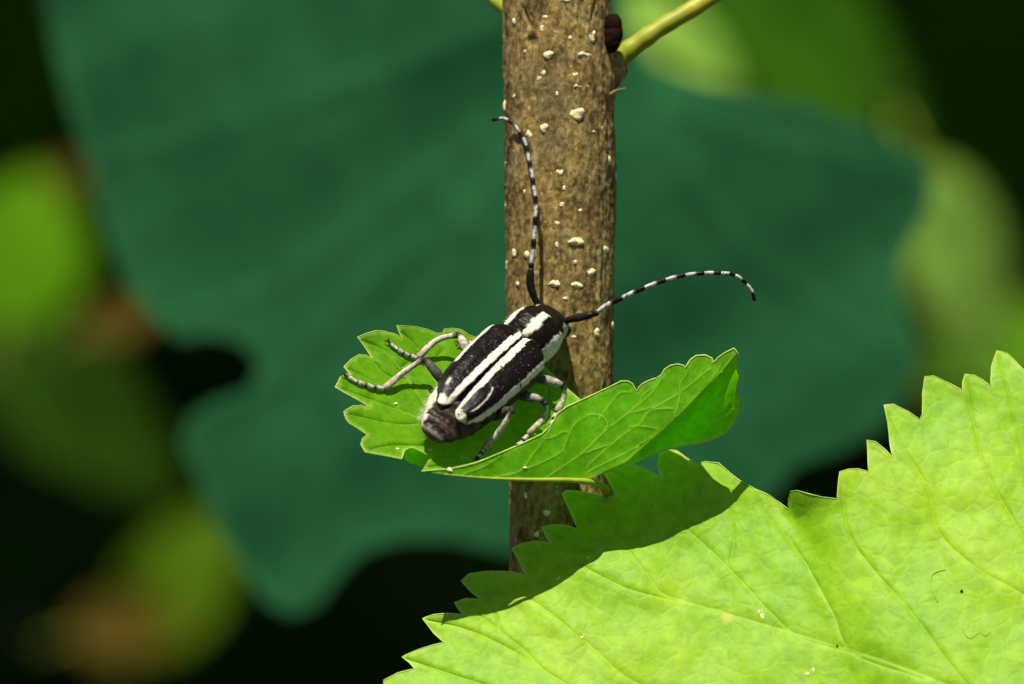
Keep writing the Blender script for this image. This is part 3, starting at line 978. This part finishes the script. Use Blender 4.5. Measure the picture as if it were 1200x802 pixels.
mk('twig', pv, pf, M_TWIG, big, fix=True)
for (x, y, r) in ((893, 722, 2.6), (889, 717, 2.2), (894, 724, 1.6), (953, 785, 2.0), (946, 790, 2.2), (682, 747, 1.6), (684, 744, 1.2)):
    o = bpy.data.objects.new('pale_speck', LM[int(x) % 6])
    COL.objects.link(o)
    o.parent = blade
    zc = wdir(Vector((-.1, .38, -.9))).normalized(); xc = UP.cross(zc).normalized(); yc = zc.cross(xc)
    o.matrix_local = Matrix.Translation(w(V(x, y, big_d(x, y) - 0.4)) - origin(big)) @ Matrix((xc, yc, zc)).transposed().to_4x4() @ Matrix.Diagonal((r * S, r * S, r * 0.6 * S, 1))
M_SCAR = plain_mat('leaf_scar', (0.17, 0.27, 0.012), (0.24, 0.33, 0.02), 900, 0.6, 0.1)
for q in ([(1108, 668), (1098, 670), (1091, 677), (1091, 688), (1095, 698), (1099, 706)], [(1128, 736), (1131, 744), (1138, 748), (1147, 742), (1155, 745), (1160, 740)]):
    cv, cf, _ = tube(catmull([V(a, b, big_d(a, b) - 0.3) for a, b in q], 5), 0.7, 6)
    mk('gnaw_scar', cv, cf, M_SCAR, blade, fix=True)
for (x, y, r) in ((1127, 693, 1.9), (981, 757, 1.3)):
    P, ff, v_, vd_, _ = sheet([(x + r * math.cos(a) * (1 + .2 * math.sin(3 * a)), y + r * math.sin(a)) for a in np.linspace(0, 6.28, 10)[:-1]], 2, [], 2, False)
    mk('dark_spot', [V(a, b, big_d(a, b) - 0.7) for a, b in P], ff, M_BUD, blade)

# ================================================================= the beetle
CREAM = np.array((0.62, 0.57, 0.42)); BLACK = np.array((0.0045, 0.0026, 0.0018)); BROWN = np.array((0.075, 0.038, 0.02)); GREY = np.array((0.34, 0.31, 0.24)); DGREY = np.array((0.028, 0.024, 0.019))


def bp(x, y, z):
    return OB + fw * x + wr * (y * 1.1) + nn * (z * 1.05)


beetle = root('longhorn_beetle', bp(0, 0, -CLEAR), 'black longhorn beetle with cream stripes and banded antennae on the small cupped leaf', 'beetle')


def sstep(a, b, x):
    t = min(1.0, max(0.0, (x - a) / (b - a)))
    return t * t * (3 - 2 * t)


def mixp(a, b, t):
    return a * (1 - t) + b * t


# body: one continuous mesh from the tip of the abdomen to the mouth
sec = [(-131, 7, -12, 3), (-129, 13, -12, 5), (-124, 17.5, -11.5, 7.5), (-116, 21.5, -11, 10), (-104, 25.5, -10, 13.5), (-90, 31, -8.5, 18.5), (-40, 36, -8, 22), (20, 37, -8, 25), (46, 33, -7, 26), (56, 28, -4, 25),
       (60, 28.5, -2, 26), (66, 30.5, -0.5, 27.5), (80, 31.5, 0, 29), (94, 30, -1, 28.5), (105, 26.5, -3, 26), (111, 24, -5, 23), (114, 22, -6, 21), (118, 23.5, -7, 21.5), (128, 23, -11, 20), (138, 18, -17, 16), (145, 11, -22, 10), (148, 4, -24, 4)]
SX = [s[0] for s in sec]
xs = np.concatenate([np.linspace(-131, -90, 46), np.linspace(-88, 46, 40), np.linspace(47, 148, 84)])
NB = 96
bv, bf, bc = [], [], []
for x in xs:
    hw, zc, hz = (float(np.interp(x, SX, [s[i] for s in sec])) for i in (1, 2, 3))
    ring = 0
    if x < -70:      # abdominal rings
        ring = 1.1 * math.cos((x + 131) / 15.0 * 2 * math.pi)
    for j in range(NB):
        a = 2 * math.pi * j / NB       # 0 = top
        sy = math.sin(a); cz = math.cos(a)
        ex = 0.86
        y = math.copysign(abs(sy) ** ex, sy) * (hw + ring * 0.4)
        z = zc + math.copysign(abs(cz) ** ex, cz) * (hz + ring)
        p = bp(x, y, z)
        nz = noise.noise(Vector((x * .25, y * .25, z * .25)))
        bv.append(p + (nn * nz * 0.7))
        wob = 1.8 * noise.noise(Vector((x * .18, y * .18, 4))) + 1.2 * nz
        if x > 56 and x < 113:      # pronotum
            side = max(sstep(22.5, 24.5, abs(y) + wob - 0.02 * (x - 56)), 0)
            mid = (1 - sstep(3.6, 5.0, abs(y) + wob * 0.8 - 1.5 * math.exp(-((x - 74) / 8) ** 2))) * (1 - sstep(95, 99, x + wob)) if z > 0 else 0
            c = mixp(BLACK, CREAM, max(side, mid))
            if z < -7:
                c = mixp(c, DGREY, sstep(-7, -10, z + wob))
        elif x >= 113:
            side = sstep(17, 19, abs(y) + wob)
            c = mixp(BLACK * 1.5, CREAM * 0.8, side * (1 - sstep(124, 126, x)) + (1 if z < -16 else 0) * 0.5)
        elif x < -60:
            side = sstep(18, 22, abs(y) + wob * 1.5 + (0 if x > -114 else 4)) * (0.9 if y < 0 else 0.04)
            hairy = max(0, noise.noise(Vector((x * .5, y * .22, 1)))) * 0.12 + (0.15 * sstep(-124, -130, x))
            c = mixp(mixp(BROWN * 0.10, BROWN * 0.45, 0.5 + 0.5 * math.cos((x + 131) / 15.0 * 2 * math.pi)), CREAM * 0.9, min(1, max(side, hairy)))
            if z < -14:
                c = mixp(c, np.array((0.05, 0.030, 0.014)), 0.9)
        else:
            c = mixp(DGREY * 0.5, GREY * 0.35, 0.5 + 0.5 * nz)
        bc.append(c)
for i in range(len(xs) - 1):
    for j in range(NB):
        k = (j + 1) % NB
        bf.append((i * NB + j, i * NB + k, (i + 1) * NB + k, (i + 1) * NB + j))
bf.append(tuple(range(NB)))
bf.append(tuple(range((len(xs) - 1) * NB, len(xs) * NB))[::-1])
body = mk('body', bv, bf, M_CUT, beetle, colors=np.array(bc), fix=True)

# scutellum
sv_, sf_, _ = tube([bp(x, 0, 23.5 + 1.5 * math.sin((x - 50) / 10 * math.pi)) for x in np.linspace(50, 61, 8)], [1.5, 3.6, 4.6, 5, 5, 4.6, 3.6, 1.5], 12, 0.6)
mk('scutellum', sv_, sf_, M_CUT, body, colors=np.tile(CREAM * 0.95, (len(sv_), 1)), fix=True)


def elytron(side):
    ns, nt_ = 170, 64
    vs_, fs_, cs_ = [], [], []
    for layer in (0, 1):
        for i in range(ns):
            s = i / (ns - 1)
            for j in range(nt_):
                t = j / (nt_ - 1)
                hw = float(np.interp(s, [0, .03, .08, .4, .7, .85, .94, 1], [33, 38, 41, 41, 38.5, 34.5, 30, 24]))
                gap = float(np.interp(s, [0, .06, .4, .75, 1], [2.5, .7, .7, 2.0, 4.0]))
                y = gap + t * (hw - gap)
                x0 = 57 - 5 * (2 * t - 0.75) ** 2 - (4 if t > .9 else 0) * (t - .9) * 10
                x1 = -104 + 14 * abs(2 * t - 0.9) ** 2.2 - 2 * side
                x = x0 + (x1 - x0) * s
                zt = float(np.interp(s, [0, .06, .15, .5, .8, .93, 1], [19.5, 24, 26, 26.5, 22, 17, 11.5]))
                z = zt - 2.5 * t * t - 21 * t ** 7 - 1.2 * math.exp(-(t / 0.03) ** 2)
                z += 0.9 * noise.noise(Vector((x * .07, y * .07 * side, 2))) + 0.35 * noise.noise(Vector((x * .3, y * .3 * side, 5)))
                vs_.append(bp(x, y * side, z - (2.2 if layer else 0)))
                n1 = noise.noise(Vector((x * .16, y * .16, 7 + side))) * 0.025 + noise.noise(Vector((x * .5, y * .5, 3 + side))) * 0.018
                tt = t + n1
                su = sstep(0.0, 0.03, tt - 0.015) * (1 - sstep(.212, .238, tt + (0.05 if s < 0.12 else 0)))
                la = sstep(.80, .83, tt) * (1 - sstep(.915, .94, tt))
                if side > 0:
                    su *= 1 - math.exp(-((s - .44) / .014) ** 2) * sstep(.10, .2, tt)
                    if s > .46:
                        su = max(0, sstep(0.02, .05, tt) * (1 - sstep(.19, .215, tt + .05 * sstep(.6, .9, s))))
                    la *= 1 - 0.85 * math.exp(-((s - .42) / .012) ** 2)
                    line = math.exp(-((tt - (.46 + 0.12 * math.sin((s - .64) * 9))) / .022) ** 2) * sstep(.62, .66, s + n1) * (1 - sstep(.88, .92, s))  # reflection along a scratch, painted as a pale line
                    apex = sstep(.955, .975, s + n1 * 1.5) * sstep(.04, .1, t)
                    base = BLACK
                    gloss_grey = sstep(.66, .82, s) * (1 - sstep(.40, .48, tt)) * 0.55
                else:
                    su *= 1
                    hook = sstep(.93, .95, s + n1) * (1 - sstep(.62, .68, tt))
                    su = max(su, hook)
                    la *= 1 - sstep(.60, .64, s)
                    line = math.exp(-((tt - .60) / .05) ** 2) * math.exp(-((s - .83) / .035) ** 4)
                    apex = 0
                    base = BLACK
                    gloss_grey = sstep(.78, .92, s) * 0.5
                c = mixp(base, np.array((0.035, 0.036, 0.039)), gloss_grey)  # grey glossy reflection towards the tip, painted into the colour
                sp = noise.noise(Vector((x * .8, y * .8, 11)))
                if sp > 0.64:
                    c = mixp(c, CREAM, 0.22)
                c = mixp(c, CREAM, min(1, max(su, la, line * 0.85, apex * 0.7)))
                cs_.append(c)
    N = ns * nt_
    for i in range(ns - 1):
        for j in range(nt_ - 1):
            a, b, c, d = i * nt_ + j, i * nt_ + j + 1, (i + 1) * nt_ + j + 1, (i + 1) * nt_ + j
            fs_.append((a, b, c, d))
            fs_.append((a + N, d + N, c + N, b + N))
    brd = [j for j in range(nt_)] + [i * nt_ + nt_ - 1 for i in range(1, ns)] + [(ns - 1) * nt_ + j for j in range(nt_ - 2, -1, -1)] + [i * nt_ for i in range(ns - 2, 0, -1)]
    for i in range(len(brd)):
        a, b = brd[i], brd[(i + 1) % len(brd)]
        fs_.append((a, a + N, b + N, b))
    return mk('elytron', vs_, fs_, M_CUT, beetle, colors=np.array(cs_), fix=True)


eR = elytron(1)
eL = elytron(-1)


def ellipsoid(c, ax, r, nu=16, nv=12):
    vs_, fs_ = [], []
    for i in range(nv + 1):
        ph = -math.pi / 2 + math.pi * i / nv
        for j in range(nu):
            th = 2 * math.pi * j / nu
            q = (max(0.02, math.cos(ph)) * math.cos(th), max(0.02, math.cos(ph)) * math.sin(th), math.sin(ph))
            vs_.append(c + ax[0] * (q[0] * r[0]) + ax[1] * (q[1] * r[1]) + ax[2] * (q[2] * r[2]))
    for i in range(nv):
        for j in range(nu):
            k = (j + 1) % nu
            fs_.append((i * nu + j, i * nu + k, (i + 1) * nu + k, (i + 1) * nu + j))
    fs_.append(tuple(range(nu))[::-1]); fs_.append(tuple(range(nv * nu, (nv + 1) * nu)))
    return vs_, fs_


for s in (-1, 1):
    ev_, ef_ = ellipsoid(bp(127, s * 21, -9), (fw, nn, wr), (6, 9, 5))
    mk('eye', ev_, ef_, M_EYE, body, fix=True)
for s in (-1, 1):   # jaws, under the head
    q = catmull([bp(140, s * 9, -26), bp(147, s * 8, -33), bp(147, s * 2, -38)], 5)
    jv, jf, _ = tube(q, [4 - 3.2 * i / (len(q) - 1) for i in range(len(q))], 8)
    mk('jaw', jv, jf, M_EYE, body, fix=True)


def limb(name, pts, rad, pal, parent, seg=12, n=8, flat=1.0):
    """tapered limb piece through points; pal = list of (fraction, colour)"""
    pth = catmull(pts, n)
    m = len(pth)
    fr_ = [i / (m - 1) for i in range(m)]
    rr = [float(np.interp(f, [q[0] for q in rad], [q[1] for q in rad])) for f in fr_]
    vs_, fs_, fr2 = tube(pth, rr, seg, flat)
    vs2, cs_ = [], []
    for v, f in zip(vs_, fr2):
        k = noise.noise(v * .45)
        vs2.append(v + Vector((k, noise.noise(v * .45 + Vector((7, 0, 0))), 0)) * 0.28)
        c = np.array([np.interp(f, [q[0] for q in pal], [q[1][i] for q in pal]) for i in range(3)])
        c = mixp(c, DGREY, max(0, min(0.85, (noise.noise(v * .30) + 0.02) * 1.4))) * (0.85 + 0.3 * noise.noise(v * .9))
        cs_.append(c)
    return mk(name, vs2, fs_, M_CUT, parent, colors=np.array(cs_), fix=True)


PALE = np.array((0.52, 0.47, 0.36))
TAN = np.array((0.40, 0.31, 0.17))


def leg(att, knee, mids, foot, toes, dark=0.0):
    a, k, f = V(*att), V(*knee), V(*foot)
    femc = [(0, DGREY), (0.45, mixp(GREY, DGREY, dark)), (0.8, mixp(PALE, DGREY, dark)), (0.93, DGREY), (1, DGREY)]
    L = limb('leg', [a, a.lerp(k, 0.5) - (nn * -1.5), k], [(0, 4.0), (.35, 6.2), (.7, 5.3), (.88, 3.6), (.95, 4.2), (1, 3.0)], femc, beetle)
    tib = [k] + [V(*m) for m in mids] + [f]
    limb('tibia', tib, [(0, 2.7), (.06, 4.2), (.16, 3.1), (.7, 3.8), (.94, 4.5), (1, 3.0)], [(0, DGREY), (.10, DGREY), (.16, PALE), (.75, PALE), (.88, TAN), (1, GREY)], L)
    pts = [f] + [V(*t) for t in toes]
    path = catmull(pts, 6)
    n_ = len(path)
    segs = [(0, .30), (.28, .52), (.5, .74), (.72, 1.0)] if sum((path[i + 1] - path[i]).length for i in range(n_ - 1)) > 34 else [(0, .55), (.5, 1.0)]
    for i, (s0, s1) in enumerate(segs):
        q0, q1 = path[int(s0 * (n_ - 1))], path[int(s1 * (n_ - 1))]
        if (q1 - q0).length < 2:
            q1 = q0 + (path[-1] - path[0]).normalized() * 3
        r = 3.5 if i < 3 else 2.5
        limb('tarsus_segment', [q0, q0.lerp(q1, .5), q1], [(0, 1.8), (.25, r * .8), (.75, r), (.95, r * .8), (1, 1.2)], [(0, DGREY), (.15, PALE), (.7, PALE), (.85, DGREY), (1, DGREY)], L, 10, 5)
    tip = path[-1]
    dr = (path[-1] - path[-4]).normalized()
    for s in (-1, 1):
        sd = dr.cross(nn).normalized() * s
        limb('claw', [tip, tip + dr * 3 + sd * 2 + nn * 1.0, tip + dr * 4.5 + sd * 3.2 - nn * 2.5], [(0, 1.3), (1, .35)], [(0, DGREY), (1, DGREY)], L, 6, 4)
    return L


def fd(x, y, up=5):
    return (x, y, floor_d(x, y) - up)


leg((520, 450, -12), (497, 420, -6), [(474, 436, floor_d(474, 436) - 22)], fd(450, 456, 6), [fd(436, 454), fd(420, 449), fd(405, 440)], 0.85)
leg((550, 420, 16), (538, 392, 36), [(512, 399, floor_d(512, 399) - 26)], fd(489, 420, 6), [fd(478, 417), fd(467, 411), fd(456, 401)], 0.0)
leg((572, 408, 40), (588, 398, 62), [(575, 400, 66)], fd(556, 404, 6), [fd(550, 402), fd(544, 402), fd(538, 402)], 0.2)
leg((579, 490, -26), (602, 479, -58), [(587, 503, floor_d(587, 503) - 46)], fd(567, 527, 6), [fd(565, 531), fd(562, 534), fd(559, 538)], 0.9)
leg((606, 464, 6), (638, 470, -10), [(639, 487, floor_d(639, 487) - 34)], fd(619, 510, 6), [fd(614, 515), fd(610, 520), fd(606, 524)], 0.45)
leg((628, 444, 34), (661, 452, 36), [(660, 468, floor_d(660, 468) - 20)], fd(652, 484, 6), [fd(650, 490), fd(648, 495), fd(645, 500)], 0.1)


# antennae: dark stout scape, then pale segments with black ends
def antenna(pts, joints, r0, r1):
    path = catmull([V(*p) for p in pts], 14)
    cum = [0.0]
    for i in range(1, len(path)):
        cum.append(cum[-1] + (path[i] - path[i - 1]).length)
    tot = cum[-1]

    def at(f):
        s = f * tot
        i = max(0, min(len(cum) - 2, int(np.searchsorted(cum, s)) - 1))
        return path[i].lerp(path[i + 1], (s - cum[i]) / max(1e-6, cum[i + 1] - cum[i]))
    A = None
    for i in range(len(joints) - 1):
        f0, f1 = joints[i], joints[i + 1]
        r = r0 + (r1 - r0) * f0
        q = [at(f0 + (f1 - f0) * t) for t in (-0.02, .33, .66, 1.02)]
        if i == 0:
            A = limb('antenna', q, [(0, 2.2), (.2, 3.6), (.6, 5.0), (.9, 4.6), (1, 2.5)], [(0, DGREY * .3), (1, DGREY * .3)], beetle, 12)
            A['label'] = None or 'antenna with black and pale rings'
        elif i == 1:
            limb('antenna_segment', q, [(0, 2.2), (.3, 3.6), (.8, 3.6), (1, 2)], [(0, DGREY * .3), (1, DGREY * .3)], A, 10, 5)
        else:
            wv = np.array((0.47, 0.46, 0.43))
            limb('antenna_segment', q, [(0, r * .7), (.15, r * .92), (.7, r), (.92, r * 1.12), (1, r * .8)], [(0, wv), (.52, wv), (.62, BLACK), (1, BLACK)], A, 10, 6)
    return A


antenna([(634, 364, 94), (627, 351, 88), (621, 330, 84), (622, 316, 84), (625, 290, 86), (627, 262, 90), (628, 240, 95), (625, 214, 103), (620, 188, 112), (616, 168, 120), (609, 155, 126), (601, 145, 131), (591, 139, 137), (577, 141, 142)],
        [0, .20, .225, .33, .43, .525, .61, .69, .765, .84, .92, 1], 3.2, 1.8)
antenna([(655, 381, 78), (663, 376, 72), (680, 372, 66), (697, 368, 60), (704, 362, 58), (725, 351, 56), (761, 335, 54), (791, 325, 54), (815, 321, 54), (839, 320, 56), (860, 322, 58), (873, 331, 60), (881, 341, 62), (884, 352, 64)],
        [0, .175, .20, .325, .435, .535, .625, .71, .785, .85, .915, 1], 3.3, 2.0)

# fine pale hairs round the tip of the abdomen and along the sides
hv, hf = [], []
rnd = random.Random(3)
for i in range(170):
    x = rnd.uniform(-121, -100) if i < 60 else rnd.uniform(-100, 110)
    hw, zc, hz = (float(np.interp(x, SX, [s[k] for s in sec])) for k in (1, 2, 3))
    a = rnd.choice((-1, 1)) * rnd.uniform(1.2, 2.0)
    if x < -60:
        a = -rnd.uniform(1.0, 2.0)
    p = bp(x, math.sin(a) * hw, zc + math.cos(a) * hz)
    dr = (wr * math.sin(a) + nn * math.cos(a) * 0.6 - fw * rnd.uniform(0.4, 1.2) + Vector((rnd.uniform(-.3, .3), rnd.uniform(-.3, .3), rnd.uniform(-.3, .3)))).normalized()
    q = [p, p + dr * 2.5, p + dr * rnd.uniform(4, 6.5) - fw * 1.0]
    tv, tf, _ = tube(q, [0.16, 0.13, 0.04], 4)
    o = len(hv)
    hv += tv; hf += [tuple(k + o for k in f) for f in tf]
hair = mk('hair', hv, hf, M_HAIR, beetle)
hair['kind'] = 'stuff'
